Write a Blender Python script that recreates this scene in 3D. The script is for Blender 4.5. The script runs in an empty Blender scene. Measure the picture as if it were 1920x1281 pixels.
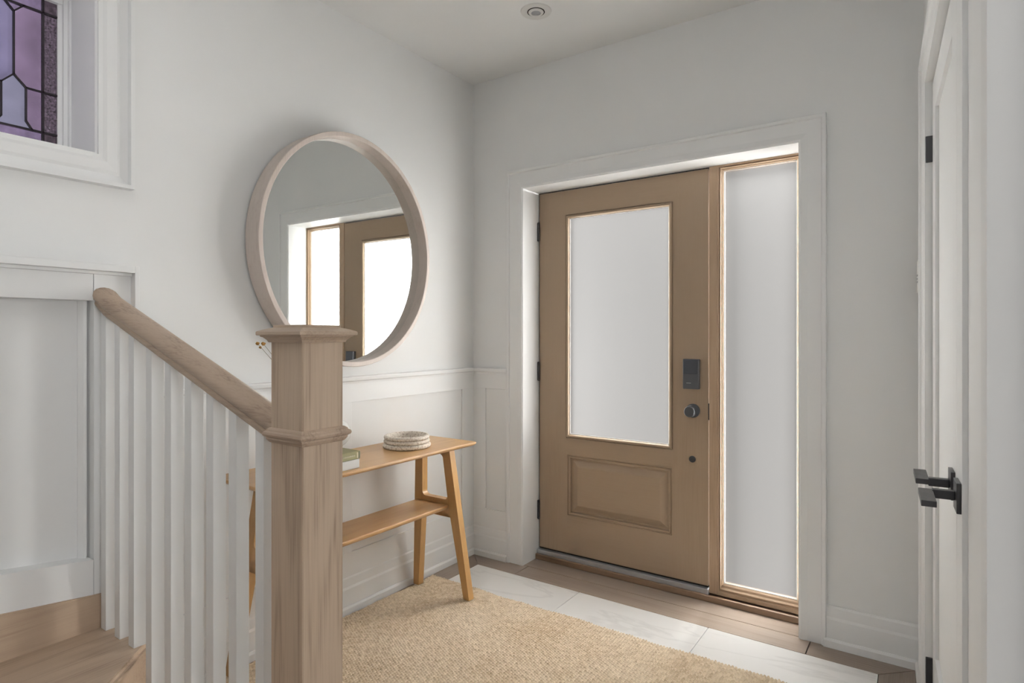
import bpy, bmesh, math, random
import numpy as np
from mathutils import Vector, Matrix

random.seed(7)
SC = bpy.context.scene
COL = SC.collection

# ------------------------------------------------------------------ camera
cam_d = bpy.data.cameras.new('camera')
cam = bpy.data.objects.new('camera', cam_d)
COL.objects.link(cam)
cam.location = (2.1981, -2.7843, 1.2797)
cam.rotation_euler = (math.pi / 2, 0, 0.6042)
cam_d.sensor_width = 36.0
cam_d.lens = 36.0 * 1129.31 / 1920.0
cam_d.shift_y = -13.7 / 1920.0
cam_d.clip_start = 0.05
SC.camera = cam

# ------------------------------------------------------------------ world, exposure
world = bpy.data.worlds.new('daylight')
SC.world = world
world.use_nodes = True
bg = world.node_tree.nodes['Background']
bg.inputs[0].default_value = (1.0, 0.99, 0.97, 1)
bg.inputs[1].default_value = 1.2
SC.view_settings.view_transform = 'Standard'
SC.view_settings.look = 'None'
SC.view_settings.gamma = 1.0
SC.view_settings.use_curve_mapping = False
SC.view_settings.exposure = -0.06
# area lamps outside stand in for daylight, reaching the hall through the frosted panes
def daylight(name, loc, aim, w, h, energy):
    d = bpy.data.lights.new(name, 'AREA')
    d.shape = 'RECTANGLE'; d.size = w; d.size_y = h
    d.energy = energy; d.color = (0.985, 0.992, 1.0)
    o = bpy.data.objects.new(name, d); COL.objects.link(o)
    o.location = loc
    o.rotation_euler = (Vector(aim) - Vector(loc)).to_track_quat('-Z', 'Y').to_euler()
    return o


daylight('street_daylight', (4.2, 5.4, 0.9), (1.2, 0.15, 1.2), 2.4, 5.4, 10600)
daylight('sky_fill', (1.4, 4.6, 5.2), (1.2, 0.15, 1.2), 4.0, 2.0, 6500)  # unseen high lamp added to brighten floor and rug through the panes
daylight('garden_fill', (-4.0, 3.6, 0.6), (1.2, 0.15, 1.2), 2.4, 4.8, 15500)  # unseen lamp added on the left to brighten the closet doors
# unseen lamp added to light the newel, standing in for a living-room window
liv_d = bpy.data.lights.new('living_side_fill', 'AREA')
liv_d.shape = 'RECTANGLE'; liv_d.size = 0.6; liv_d.size_y = 1.7
liv_d.energy = 50; liv_d.color = (0.99, 0.992, 1.0)
liv = bpy.data.objects.new('living_side_fill', liv_d); COL.objects.link(liv)
liv.location = (5.5, -2.27, 1.45)
liv.rotation_euler = (0, math.pi / 2, 0)
# unseen lamp behind the viewer, added to lift the front door wall
hal_d = bpy.data.lights.new('rear_hall_fill', 'AREA')
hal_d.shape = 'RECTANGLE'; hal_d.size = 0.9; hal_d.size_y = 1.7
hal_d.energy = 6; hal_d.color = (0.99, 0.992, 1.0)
hal = bpy.data.objects.new('rear_hall_fill', hal_d); COL.objects.link(hal)
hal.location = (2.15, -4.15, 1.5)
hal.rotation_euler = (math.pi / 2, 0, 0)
# unseen lamp over the stairs, added as fill for closet and door wall
wel_d = bpy.data.lights.new('stairwell_fill', 'AREA')
wel_d.shape = 'RECTANGLE'; wel_d.size = 1.0; wel_d.size_y = 0.65
wel_d.energy = 1.8; wel_d.color = (0.99, 0.992, 1.0)
wel = bpy.data.objects.new('stairwell_fill', wel_d); COL.objects.link(wel)
wel.location = (1.15, -2.62, 2.80)

# ------------------------------------------------------------------ helpers
WL = {}              # world location of every top-level thing


def tag(o, label=None, cat=None, group=None, kind=None):
    if label: o['label'] = label
    if cat: o['category'] = cat
    if group: o['group'] = group
    if kind: o['kind'] = kind
    return o


def thing(name, label, cat, loc=(0, 0, 0), group=None, kind=None):
    o = bpy.data.objects.new(name, None)
    o.empty_display_size = 0.05
    COL.objects.link(o)
    o.location = loc
    WL[o] = Vector(loc)
    return tag(o, label, cat, group, kind)


def link(name, me, mat, parent=None, loc=None):
    """mesh given in world coordinates -> object; its origin follows its thing"""
    o = bpy.data.objects.new(name, me)
    COL.objects.link(o)
    if mat is not None:
        for m in (mat if isinstance(mat, (list, tuple)) else [mat]):
            me.materials.append(m)
    if parent is not None:
        me.transform(Matrix.Translation(-WL[parent]))
        o.parent = parent
        WL[o] = WL[parent]
    else:
        L = Vector(loc) if loc is not None else Vector((0, 0, 0))
        me.transform(Matrix.Translation(-L))
        o.location = L
        WL[o] = L
    return o


def bm_mesh(bm, name, smooth=False):
    bmesh.ops.recalc_face_normals(bm, faces=bm.faces[:])
    me = bpy.data.meshes.new(name)
    bm.to_mesh(me)
    bm.free()
    if smooth:
        for p in me.polygons: p.use_smooth = True
    return me


def obj(name, bm, mat, parent=None, smooth=False, loc=None):
    return link(name, bm_mesh(bm, name, smooth), mat, parent, loc)


def sharp_smooth(o, ang=35):
    me = o.data
    me.shade_smooth() if hasattr(me, 'shade_smooth') else None
    try:
        me.set_sharp_from_angle(angle=math.radians(ang))
    except Exception:
        pass
    return o


ID = lambda p: p


def add_hull8(bm, pts, bevel=0.0, seg=2):
    v = [bm.verts.new(p) for p in pts]
    F = [(0, 1, 2, 3), (7, 6, 5, 4), (0, 4, 5, 1), (1, 5, 6, 2), (2, 6, 7, 3), (3, 7, 4, 0)]
    fs = [bm.faces.new([v[i] for i in f]) for f in F]
    if bevel > 0:
        es = list({e for f in fs for e in f.edges})
        bmesh.ops.bevel(bm, geom=es, offset=bevel, segments=seg, affect='EDGES', profile=0.5)
    return fs


def add_box(bm, x0, x1, y0, y1, z0, z1, bevel=0.0, tf=ID, seg=2):
    pts = [(x0, y0, z0), (x1, y0, z0), (x1, y1, z0), (x0, y1, z0),
           (x0, y0, z1), (x1, y0, z1), (x1, y1, z1), (x0, y1, z1)]
    return add_hull8(bm, [tf(p) for p in pts], bevel, seg)


def box(name, x0, x1, y0, y1, z0, z1, mat, parent=None, bevel=0.0, tf=ID, loc=None, seg=2):
    bm = bmesh.new()
    add_box(bm, min(x0, x1), max(x0, x1), min(y0, y1), max(y0, y1), min(z0, z1), max(z0, z1), bevel, tf, seg)
    return obj(name, bm, mat, parent, loc=loc)


def add_prism(bm, poly, fn0, fn1):
    """closed polygon poly (2-tuples); fn0 / fn1 map (a,b) to the two end positions"""
    a = [bm.verts.new(fn0(*p)) for p in poly]
    b = [bm.verts.new(fn1(*p)) for p in poly]
    n = len(poly)
    bm.faces.new(a[::-1]); bm.faces.new(b)
    for i in range(n):
        bm.faces.new((a[i], a[(i + 1) % n], b[(i + 1) % n], b[i]))


def prism(name, poly, fn0, fn1, mat, parent=None, loc=None, bevel=0.0):
    bm = bmesh.new()
    add_prism(bm, poly, fn0, fn1)
    if bevel:
        bmesh.ops.bevel(bm, geom=bm.edges[:], offset=bevel, segments=2, affect='EDGES')
    return obj(name, bm, mat, parent, loc=loc)


def lathe(name, prof, c, mat, parent=None, n=64, loc=None, axis='Z', closed=False):
    """prof: (r, h) list turned about an axis through c"""
    bm = bmesh.new()
    rings = []
    for r, h in prof:
        ring = []
        for i in range(n):
            t = 2 * math.pi * i / n
            a, b = r * math.cos(t), r * math.sin(t)
            if axis == 'Z': p = (c[0] + a, c[1] + b, c[2] + h)
            elif axis == 'Y': p = (c[0] + a, c[1] + h, c[2] + b)
            else: p = (c[0] + h, c[1] + a, c[2] + b)
            ring.append(bm.verts.new(p))
        rings.append(ring)
    m = len(rings)
    for k in range(m if closed else m - 1):
        A, B = rings[k], rings[(k + 1) % m]
        for i in range(n):
            bm.faces.new((A[i], A[(i + 1) % n], B[(i + 1) % n], B[i]))
    if not closed:
        bm.faces.new(rings[0][::-1]); bm.faces.new(rings[-1])
    o = obj(name, bm, mat, parent, loc=loc)
    return sharp_smooth(o, 40)


def tube(name, pts, r, mat, parent=None, n=8, loc=None, r2=None):
    bm = bmesh.new()
    rings = []
    m = len(pts)
    for k, p in enumerate(pts):
        p = Vector(p)
        d = (Vector(pts[min(k + 1, m - 1)]) - Vector(pts[max(k - 1, 0)])).normalized()
        a = d.orthogonal().normalized(); b = d.cross(a)
        rr = r if r2 is None else r + (r2 - r) * k / (m - 1)
        rings.append([bm.verts.new(p + a * rr * math.cos(2 * math.pi * i / n) + b * rr * math.sin(2 * math.pi * i / n)) for i in range(n)])
    for A, B in zip(rings, rings[1:]):
        for i in range(n):
            bm.faces.new((A[i], A[(i + 1) % n], B[(i + 1) % n], B[i]))
    bm.faces.new(rings[0][::-1]); bm.faces.new(rings[-1])
    return sharp_smooth(obj(name, bm, mat, parent, loc=loc), 50)


# ------------------------------------------------------------------ materials
def newmat(name):
    m = bpy.data.materials.new(name)
    m.use_nodes = True
    nt = m.node_tree
    b = nt.nodes['Principled BSDF']
    return m, nt, b


def N(nt, t, **kw):
    n = nt.nodes.new(t)
    for k, v in kw.items(): setattr(n, k, v)
    return n


def paint(name, col, rough=0.55, var=0.012, bump=0.0):
    m, nt, b = newmat(name)
    tc = N(nt, 'ShaderNodeTexCoord')
    nz = N(nt, 'ShaderNodeTexNoise'); nz.inputs['Scale'].default_value = 2.5; nz.inputs['Detail'].default_value = 3
    nt.links.new(tc.outputs['Object'], nz.inputs['Vector'])
    rp = N(nt, 'ShaderNodeValToRGB')
    rp.color_ramp.elements[0].position = 0.3; rp.color_ramp.elements[1].position = 0.7
    rp.color_ramp.elements[0].color = (*[c * (1 - var) for c in col], 1)
    rp.color_ramp.elements[1].color = (*[min(1, c * (1 + var)) for c in col], 1)
    nt.links.new(nz.outputs['Fac'], rp.inputs['Fac'])
    nt.links.new(rp.outputs['Color'], b.inputs['Base Color'])
    b.inputs['Roughness'].default_value = rough
    b.inputs['Specular IOR Level'].default_value = 0.35
    if bump:
        n2 = N(nt, 'ShaderNodeTexNoise'); n2.inputs['Scale'].default_value = 260
        nt.links.new(tc.outputs['Object'], n2.inputs['Vector'])
        bp = N(nt, 'ShaderNodeBump'); bp.inputs['Strength'].default_value = bump; bp.inputs['Distance'].default_value = 0.001
        nt.links.new(n2.outputs['Fac'], bp.inputs['Height'])
        nt.links.new(bp.outputs['Normal'], b.inputs['Normal'])
    return m


def wood(name, base, dark, axis='Z', rough=0.45, grain=1.0, bands=5.0, contrast=0.5, fine=1.0, knots=False, rnd=True, spec=0.4):
    """open-grained timber: cathedral bands + stretched pores along the axis"""
    m, nt, b = newmat(name)
    L = nt.links.new
    tc = N(nt, 'ShaderNodeTexCoord')
    oi = N(nt, 'ShaderNodeObjectInfo')
    off = N(nt, 'ShaderNodeVectorMath', operation='SCALE'); off.inputs['Scale'].default_value = 7.3 if rnd else 0.0
    cmb = N(nt, 'ShaderNodeCombineXYZ')
    L(oi.outputs['Random'], cmb.inputs[0]); L(oi.outputs['Random'], cmb.inputs[1]); L(oi.outputs['Random'], cmb.inputs[2])
    L(cmb.outputs[0], off.inputs[0])
    add = N(nt, 'ShaderNodeVectorMath', operation='ADD')
    L(tc.outputs['Object'], add.inputs[0]); L(off.outputs[0], add.inputs[1])
    ai = 'XYZ'.index(axis)

    def mapping(across, along):
        mp = N(nt, 'ShaderNodeMapping')
        s = [across] * 3; s[ai] = along
        mp.inputs['Scale'].default_value = s
        L(add.outputs[0], mp.inputs['Vector'])
        return mp
    # cathedral figure: distance-like field warped by noise
    m1 = mapping(3.2 * grain, 0.42 * grain)
    n1 = N(nt, 'ShaderNodeTexNoise'); n1.inputs['Scale'].default_value = 1.6; n1.inputs['Detail'].default_value = 2; n1.inputs['Roughness'].default_value = 0.45
    L(m1.outputs[0], n1.inputs['Vector'])
    mul = N(nt, 'ShaderNodeMath', operation='MULTIPLY'); mul.inputs[1].default_value = bands * 6.283
    L(n1.outputs['Fac'], mul.inputs[0])
    sn = N(nt, 'ShaderNodeMath', operation='SINE'); L(mul.outputs[0], sn.inputs[0])
    mr = N(nt, 'ShaderNodeMapRange'); mr.inputs[1].default_value = -1; mr.inputs[2].default_value = 1
    L(sn.outputs[0], mr.inputs[0])
    pw = N(nt, 'ShaderNodeMath', operation='POWER'); pw.inputs[1].default_value = 2.2; L(mr.outputs[0], pw.inputs[0])
    # pores
    m2 = mapping(190 * fine, 5.0)
    n2 = N(nt, 'ShaderNodeTexNoise'); n2.inputs['Scale'].default_value = 1.0; n2.inputs['Detail'].default_value = 3
    L(m2.outputs[0], n2.inputs['Vector'])
    pr = N(nt, 'ShaderNodeMapRange'); pr.inputs[1].default_value = 0.42; pr.inputs[2].default_value = 0.72
    L(n2.outputs['Fac'], pr.inputs[0])
    # broad tone drift
    m3 = mapping(5, 1.0)
    n3 = N(nt, 'ShaderNodeTexNoise'); n3.inputs['Scale'].default_value = 1.0; n3.inputs['Detail'].default_value = 2
    L(m3.outputs[0], n3.inputs['Vector'])
    pm = N(nt, 'ShaderNodeMath', operation='MULTIPLY'); L(pw.outputs[0], pm.inputs[0])
    pa = N(nt, 'ShaderNodeMath', operation='MULTIPLY_ADD'); pa.inputs[1].default_value = 0.75; pa.inputs[2].default_value = 0.3
    L(pr.outputs[0], pa.inputs[0]); L(pa.outputs[0], pm.inputs[1])
    f1 = N(nt, 'ShaderNodeMath', operation='MULTIPLY'); f1.inputs[1].default_value = contrast; L(pm.outputs[0], f1.inputs[0])
    f2 = N(nt, 'ShaderNodeMath', operation='MULTIPLY_ADD'); f2.inputs[1].default_value = contrast * 0.35; L(pr.outputs[0], f2.inputs[0]); L(f1.outputs[0], f2.inputs[2])
    f3 = N(nt, 'ShaderNodeMath', operation='MULTIPLY_ADD'); f3.inputs[1].default_value = contrast * 0.5; f3.inputs[2].default_value = -contrast * 0.25
    L(n3.outputs['Fac'], f3.inputs[0])
    f4 = N(nt, 'ShaderNodeMath', operation='ADD', use_clamp=True); L(f2.outputs[0], f4.inputs[0]); L(f3.outputs[0], f4.inputs[1])
    mx = N(nt, 'ShaderNodeMix', data_type='RGBA')
    mx.inputs[6].default_value = (*base, 1); mx.inputs[7].default_value = (*dark, 1)
    L(f4.outputs[0], mx.inputs[0])
    last = mx.outputs[2]
    if knots:
        m4 = mapping(3.3, 1.15)
        vo = N(nt, 'ShaderNodeTexVoronoi'); vo.inputs['Scale'].default_value = 1.3
        L(m4.outputs[0], vo.inputs['Vector'])
        kr = N(nt, 'ShaderNodeMapRange'); kr.inputs[1].default_value = 0.02; kr.inputs[2].default_value = 0.085; kr.inputs[3].default_value = 0.75; kr.inputs[4].default_value = 0.0
        L(vo.outputs['Distance'], kr.inputs[0])
        mk = N(nt, 'ShaderNodeMix', data_type='RGBA'); mk.inputs[7].default_value = (dark[0] * .35, dark[1] * .32, dark[2] * .3, 1)
        L(kr.outputs[0], mk.inputs[0]); L(last, mk.inputs[6])
        last = mk.outputs[2]
    L(last, b.inputs['Base Color'])
    b.inputs['Roughness'].default_value = rough
    b.inputs['Specular IOR Level'].default_value = spec
    bp = N(nt, 'ShaderNodeBump'); bp.inputs['Strength'].default_value = 0.12; bp.inputs['Distance'].default_value = 0.0006
    bp.invert = True
    L(pr.outputs[0], bp.inputs['Height']); L(bp.outputs['Normal'], b.inputs['Normal'])
    return m


def metal(name, col, rough=0.35, metallic=0.9):
    m, nt, b = newmat(name)
    tc = N(nt, 'ShaderNodeTexCoord')
    nz = N(nt, 'ShaderNodeTexNoise'); nz.inputs['Scale'].default_value = 60
    nt.links.new(tc.outputs['Object'], nz.inputs['Vector'])
    mr = N(nt, 'ShaderNodeMapRange'); mr.inputs[3].default_value = rough * .85; mr.inputs[4].default_value = rough * 1.15
    nt.links.new(nz.outputs['Fac'], mr.inputs[0]); nt.links.new(mr.outputs[0], b.inputs['Roughness'])
    b.inputs['Base Color'].default_value = (*col, 1)
    b.inputs['Metallic'].default_value = metallic
    return m


def lit_glass(name, col, strength, rough=0.45, mottle=0.03, scale=3.0, ripple=0.0):
    m, nt, b = newmat(name)
    L = nt.links.new
    tc = N(nt, 'ShaderNodeTexCoord')
    nz = N(nt, 'ShaderNodeTexNoise'); nz.inputs['Scale'].default_value = scale; nz.inputs['Detail'].default_value = 3
    L(tc.outputs['Object'], nz.inputs['Vector'])
    rp = N(nt, 'ShaderNodeValToRGB')
    rp.color_ramp.elements[0].position = 0.3; rp.color_ramp.elements[1].position = 0.7
    rp.color_ramp.elements[0].color = (*[c * (1 - mottle) for c in col], 1)
    rp.color_ramp.elements[1].color = (*[c * (1 + mottle) for c in col], 1)
    L(nz.outputs['Fac'], rp.inputs['Fac'])
    b.inputs['Base Color'].default_value = (col[0] * .12, col[1] * .12, col[2] * .12, 1)
    b.inputs['Roughness'].default_value = rough
    L(rp.outputs['Color'], b.inputs['Emission Color'])
    b.inputs['Emission Strength'].default_value = strength
    if ripple:
        n2 = N(nt, 'ShaderNodeTexNoise'); n2.inputs['Scale'].default_value = 120; n2.inputs['Detail'].default_value = 1
        L(tc.outputs['Object'], n2.inputs['Vector'])
        bp = N(nt, 'ShaderNodeBump'); bp.inputs['Strength'].default_value = ripple; bp.inputs['Distance'].default_value = 0.004
        L(n2.outputs['Fac'], bp.inputs['Height']); L(bp.outputs['Normal'], b.inputs['Normal'])
    return m


def frosted():
    m, nt, b = newmat('frosted_glass'); L = nt.links.new
    nt.nodes.remove(b)
    out = [n for n in nt.nodes if n.type == 'OUTPUT_MATERIAL'][0]
    rf = N(nt, 'ShaderNodeBsdfRefraction'); rf.distribution = 'GGX'
    rf.inputs['Roughness'].default_value = 0.36; rf.inputs['IOR'].default_value = 1.45
    rf.inputs['Color'].default_value = (0.30, 0.296, 0.287, 1)
    tr = N(nt, 'ShaderNodeBsdfTranslucent'); tr.inputs['Color'].default_value = (0.011, 0.0107, 0.0104, 1)
    tc = N(nt, 'ShaderNodeTexCoord'); nz = N(nt, 'ShaderNodeTexNoise'); nz.inputs['Scale'].default_value = 2.0
    L(tc.outputs['Object'], nz.inputs['Vector'])
    mr = N(nt, 'ShaderNodeMapRange'); mr.inputs[3].default_value = 0.48; mr.inputs[4].default_value = 0.52
    L(nz.outputs['Fac'], mr.inputs[0])
    mx = N(nt, 'ShaderNodeMixShader'); L(mr.outputs[0], mx.inputs[0]); L(tr.outputs[0], mx.inputs[1]); L(rf.outputs[0], mx.inputs[2])
    gl = N(nt, 'ShaderNodeBsdfGlossy'); gl.inputs['Roughness'].default_value = 0.3
    m2 = N(nt, 'ShaderNodeMixShader'); m2.inputs[0].default_value = 0.04
    L(mx.outputs[0], m2.inputs[1]); L(gl.outputs[0], m2.inputs[2])
    L(m2.outputs[0], out.inputs['Surface'])
    return m


M_WALL = paint('wall_paint', (0.868, 0.872, 0.865), 0.6)
M_CEIL = paint('ceiling_paint', (0.885, 0.89, 0.88), 0.75)
M_TRIM = paint('trim_paint', (0.885, 0.89, 0.885), 0.4, 0.008)
M_NEWEL = wood('greige_oak_post', (0.56, 0.435, 0.325), (0.29, 0.205, 0.142), 'Z', 0.5, grain=2.0, bands=4.5, contrast=0.6)
M_RAIL = wood('greige_oak_rail', (0.50, 0.385, 0.29), (0.27, 0.19, 0.137), 'X', 0.45, grain=2.2, bands=3.5, contrast=0.6)
M_TREAD = wood('greige_oak_tread', (0.52, 0.395, 0.29), (0.31, 0.215, 0.15), 'Y', 0.4, grain=1.5, bands=4, contrast=0.5)
M_RISER = wood('greige_oak_riser', (0.52, 0.395, 0.29), (0.33, 0.23, 0.16), 'Y', 0.45, grain=1.5, bands=4, contrast=0.4)
M_PLANKX = wood('oak_floor_x', (0.30, 0.240, 0.195), (0.16, 0.117, 0.09), 'X', 0.33, grain=1.3, bands=3.0, contrast=0.5, knots=True)
M_PLANKY = wood('oak_floor_y', (0.28, 0.222, 0.18), (0.15, 0.108, 0.084), 'Y', 0.33, grain=1.3, bands=3.0, contrast=0.5, knots=True)
M_DOOR = wood('tan_door_v', (0.345, 0.253, 0.172), (0.27, 0.188, 0.12), 'Z', 0.42, grain=1.0, bands=3, contrast=0.35, rnd=False)
M_DOORH = wood('tan_door_h', (0.345, 0.253, 0.172), (0.27, 0.188, 0.12), 'X', 0.42, grain=1.0, bands=3, contrast=0.35, rnd=False)
M_FRAME = wood('tan_oak_frame', (0.42, 0.30, 0.20), (0.27, 0.18, 0.11), 'Z', 0.45, grain=2, bands=3, contrast=0.4)
M_FRAMEH = wood('tan_oak_frame_h', (0.42, 0.30, 0.20), (0.27, 0.18, 0.11), 'X', 0.45, grain=2, bands=3, contrast=0.4)
M_SILL = wood('dark_oak_sill', (0.25, 0.165, 0.105), (0.13, 0.08, 0.05), 'X', 0.4, grain=2, bands=3, contrast=0.5)
M_TABLEY = wood('honey_oak_top', (0.50, 0.30, 0.135), (0.34, 0.185, 0.075), 'Y', 0.36, grain=1.6, bands=4, contrast=0.45, rnd=False)
M_TABLEZ = wood('honey_oak_leg', (0.47, 0.275, 0.105), (0.31, 0.165, 0.058), 'Z', 0.4, grain=2.4, bands=3, contrast=0.4)
M_MIRFR = wood('pale_wood_frame', (0.60, 0.525, 0.475), (0.42, 0.35, 0.305), 'Z', 0.5, grain=2.2, bands=3, contrast=0.35)
M_MIRROR = metal('mirror_glass', (0.86, 0.88, 0.87), 0.012, 1.0)
M_BLACK = metal('black_metal', (0.028, 0.028, 0.032), 0.36, 0.0)
M_LOCK = metal('graphite_metal', (0.085, 0.09, 0.10), 0.4, 0.5)
M_DARK = paint('dark_rubber', (0.02, 0.015, 0.012), 0.8)
M_ALU = metal('grey_aluminium', (0.45, 0.46, 0.48), 0.5, 0.6)
M_PANE = frosted()
M_BEAD = paint('white_glazing_bead', (0.83, 0.82, 0.80), 0.4)
M_LEAD = metal('lead_came', (0.03, 0.024, 0.03), 0.55, 0.4)
M_CERAM = paint('white_ceramic', (0.83, 0.82, 0.80), 0.25)
M_GREEN = paint('olive_cover', (0.185, 0.165, 0.065), 0.5, 0.05)
M_OLIVE = paint('dark_olive_cloth', (0.09, 0.085, 0.035), 0.6, 0.05)
M_PALE = paint('pale_print', (0.62, 0.58, 0.42), 0.5)
M_PAPER = paint('book_paper', (0.72, 0.68, 0.58), 0.8, 0.05)
M_BWHITE = paint('white_cover', (0.78, 0.79, 0.78), 0.4)
M_STEM = paint('dry_stem', (0.25, 0.22, 0.16), 0.8)
M_FLOWER = paint('dry_flower', (0.38, 0.20, 0.05), 0.9, 0.25)
M_PLAST = paint('white_plastic', (0.76, 0.755, 0.73), 0.35)


def m_tile():
    m, nt, b = newmat('marble_tile'); L = nt.links.new
    tc = N(nt, 'ShaderNodeTexCoord')
    mp = N(nt, 'ShaderNodeMapping'); mp.inputs['Rotation'].default_value = (0, 0, 0.5); mp.inputs['Scale'].default_value = (1.5, 5.0, 1)
    L(tc.outputs['Object'], mp.inputs['Vector'])
    nz = N(nt, 'ShaderNodeTexNoise'); nz.inputs['Scale'].default_value = 0.9; nz.inputs['Detail'].default_value = 5; nz.inputs['Distortion'].default_value = 0.6
    L(mp.outputs[0], nz.inputs['Vector'])
    rp = N(nt, 'ShaderNodeValToRGB'); e = rp.color_ramp.elements
    e[0].position = 0.475; e[0].color = (0.86, 0.845, 0.82, 1)
    e[1].position = 0.53; e[1].color = (0.86, 0.845, 0.82, 1)
    k = e.new(0.50); k.color = (0.77, 0.755, 0.73, 1)
    L(nz.outputs['Fac'], rp.inputs['Fac']); L(rp.outputs['Color'], b.inputs['Base Color'])
    b.inputs['Roughness'].default_value = 0.3
    return m


def m_stone():
    m, nt, b = newmat('travertine'); L = nt.links.new
    tc = N(nt, 'ShaderNodeTexCoord')
    n1 = N(nt, 'ShaderNodeTexNoise'); n1.inputs['Scale'].default_value = 110; n1.inputs['Detail'].default_value = 4
    L(tc.outputs['Object'], n1.inputs['Vector'])
    rp = N(nt, 'ShaderNodeValToRGB'); e = rp.color_ramp.elements
    e[0].position = 0.33; e[0].color = (0.46, 0.375, 0.30, 1)
    e[1].position = 0.52; e[1].color = (0.76, 0.69, 0.60, 1)
    L(n1.outputs['Fac'], rp.inputs['Fac']); L(rp.outputs['Color'], b.inputs['Base Color'])
    b.inputs['Roughness'].default_value = 0.65
    bp = N(nt, 'ShaderNodeBump'); bp.inputs['Strength'].default_value = 0.35; bp.inputs['Distance'].default_value = 0.002
    L(n1.outputs['Fac'], bp.inputs['Height']); L(bp.outputs['Normal'], b.inputs['Normal'])
    return m


def m_jute(px, py):
    m, nt, b = newmat('jute'); L = nt.links.new
    tc = N(nt, 'ShaderNodeTexCoord')
    mp = N(nt, 'ShaderNodeMapping'); mp.inputs['Scale'].default_value = (1 / px, 1 / py, 0.001)
    L(tc.outputs['Object'], mp.inputs['Vector'])
    fl = N(nt, 'ShaderNodeVectorMath', operation='FLOOR'); L(mp.outputs[0], fl.inputs[0])
    wn = N(nt, 'ShaderNodeTexWhiteNoise'); L(fl.outputs[0], wn.inputs['Vector'])
    n2 = N(nt, 'ShaderNodeTexNoise'); n2.inputs['Scale'].default_value = 3.0; n2.inputs['Detail'].default_value = 3
    L(tc.outputs['Object'], n2.inputs['Vector'])
    rp = N(nt, 'ShaderNodeValToRGB'); e = rp.color_ramp.elements
    e[0].position = 0.0; e[0].color = (0.50, 0.375, 0.24, 1)
    e[1].position = 1.0; e[1].color = (0.87, 0.74, 0.56, 1)
    ad = N(nt, 'ShaderNodeMath', operation='MULTIPLY_ADD'); ad.inputs[1].default_value = 0.55
    L(wn.outputs['Value'], ad.inputs[0])
    mr = N(nt, 'ShaderNodeMapRange'); mr.inputs[1].default_value = 0.3; mr.inputs[2].default_value = 0.7; mr.inputs[3].default_value = 0.05; mr.inputs[4].default_value = 0.5
    L(n2.outputs['Fac'], mr.inputs[0]); L(mr.outputs[0], ad.inputs[2])
    L(ad.outputs[0], rp.inputs['Fac'])
    n3 = N(nt, 'ShaderNodeTexNoise'); n3.inputs['Scale'].default_value = 500
    L(tc.outputs['Object'], n3.inputs['Vector'])
    mx = N(nt, 'ShaderNodeMix', data_type='RGBA', blend_type='MULTIPLY'); mx.inputs[0].default_value = 0.35
    L(rp.outputs['Color'], mx.inputs[6]); L(n3.outputs['Color'], mx.inputs[7])
    hs = N(nt, 'ShaderNodeMapRange'); hs.inputs[1].default_value = 0.3; hs.inputs[2].default_value = 0.7; hs.inputs[3].default_value = 0.75; hs.inputs[4].default_value = 1.1
    L(n3.outputs['Fac'], hs.inputs[0])
    sc = N(nt, 'ShaderNodeVectorMath', operation='SCALE'); L(rp.outputs['Color'], sc.inputs[0]); L(hs.outputs[0], sc.inputs['Scale'])
    L(sc.outputs[0], b.inputs['Base Color'])
    b.inputs['Roughness'].default_value = 0.85
    b.inputs['Specular IOR Level'].default_value = 0.25
    return m


M_TILE = m_tile(); M_STONE = m_stone()

# ================================================================== STRUCTURE
HC = 2.743                       # ceiling height
XE, YB = 5.6, -4.2               # how far the open-plan space is built

# ---- floor: slab, border planks, inset marble tiles
fl = thing('floor', 'greige oak plank floor with an inset of white marble tiles', 'floor', (0, 0, 0), kind='structure')
box('subfloor', -0.32, XE, YB, 0.30, -0.12, -0.016, M_DARK, fl)
G = 0.0012


def plank(x0, x1, y0, y1, mat, poly=None):
    bm = bmesh.new()
    if poly is None: poly = [(x0 + G, y0 + G), (x1 - G, y0 + G), (x1 - G, y1 - G), (x0 + G, y1 - G)]
    add_prism(bm, poly, lambda a, b: (a, b, -0.016), lambda a, b: (a, b, 0.0))
    top = [e for e in bm.edges if all(v.co.z > -0.001 for v in e.verts)]
    bmesh.ops.bevel(bm, geom=top, offset=0.0008, segments=1, affect='EDGES')
    return obj('floor_plank', bm, mat, fl)


TX0, TX1, TY0 = 0.140, 2.046, -0.137
XR = 2.40
# border in front of the door wall, mitred corners
plank(0, 0, 0, 0, M_PLANKX, [(0.002, -0.001), (TX0, TY0 + G), (0.384, TY0 + G), (0.384, -0.001)])
plank(0.386, 1.795, TY0 + G, -0.001, M_PLANKX)
plank(0, 0, 0, 0, M_PLANKX, [(1.797, -0.001), (1.797, TY0 + G), (TX1, TY0 + G), (2.186, -0.001)])
plank(0.352, 1.757, 0.000, 0.118, M_PLANKX)
plank(0.352, 1.757, 0.118, 0.29, M_PLANKX)
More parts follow.
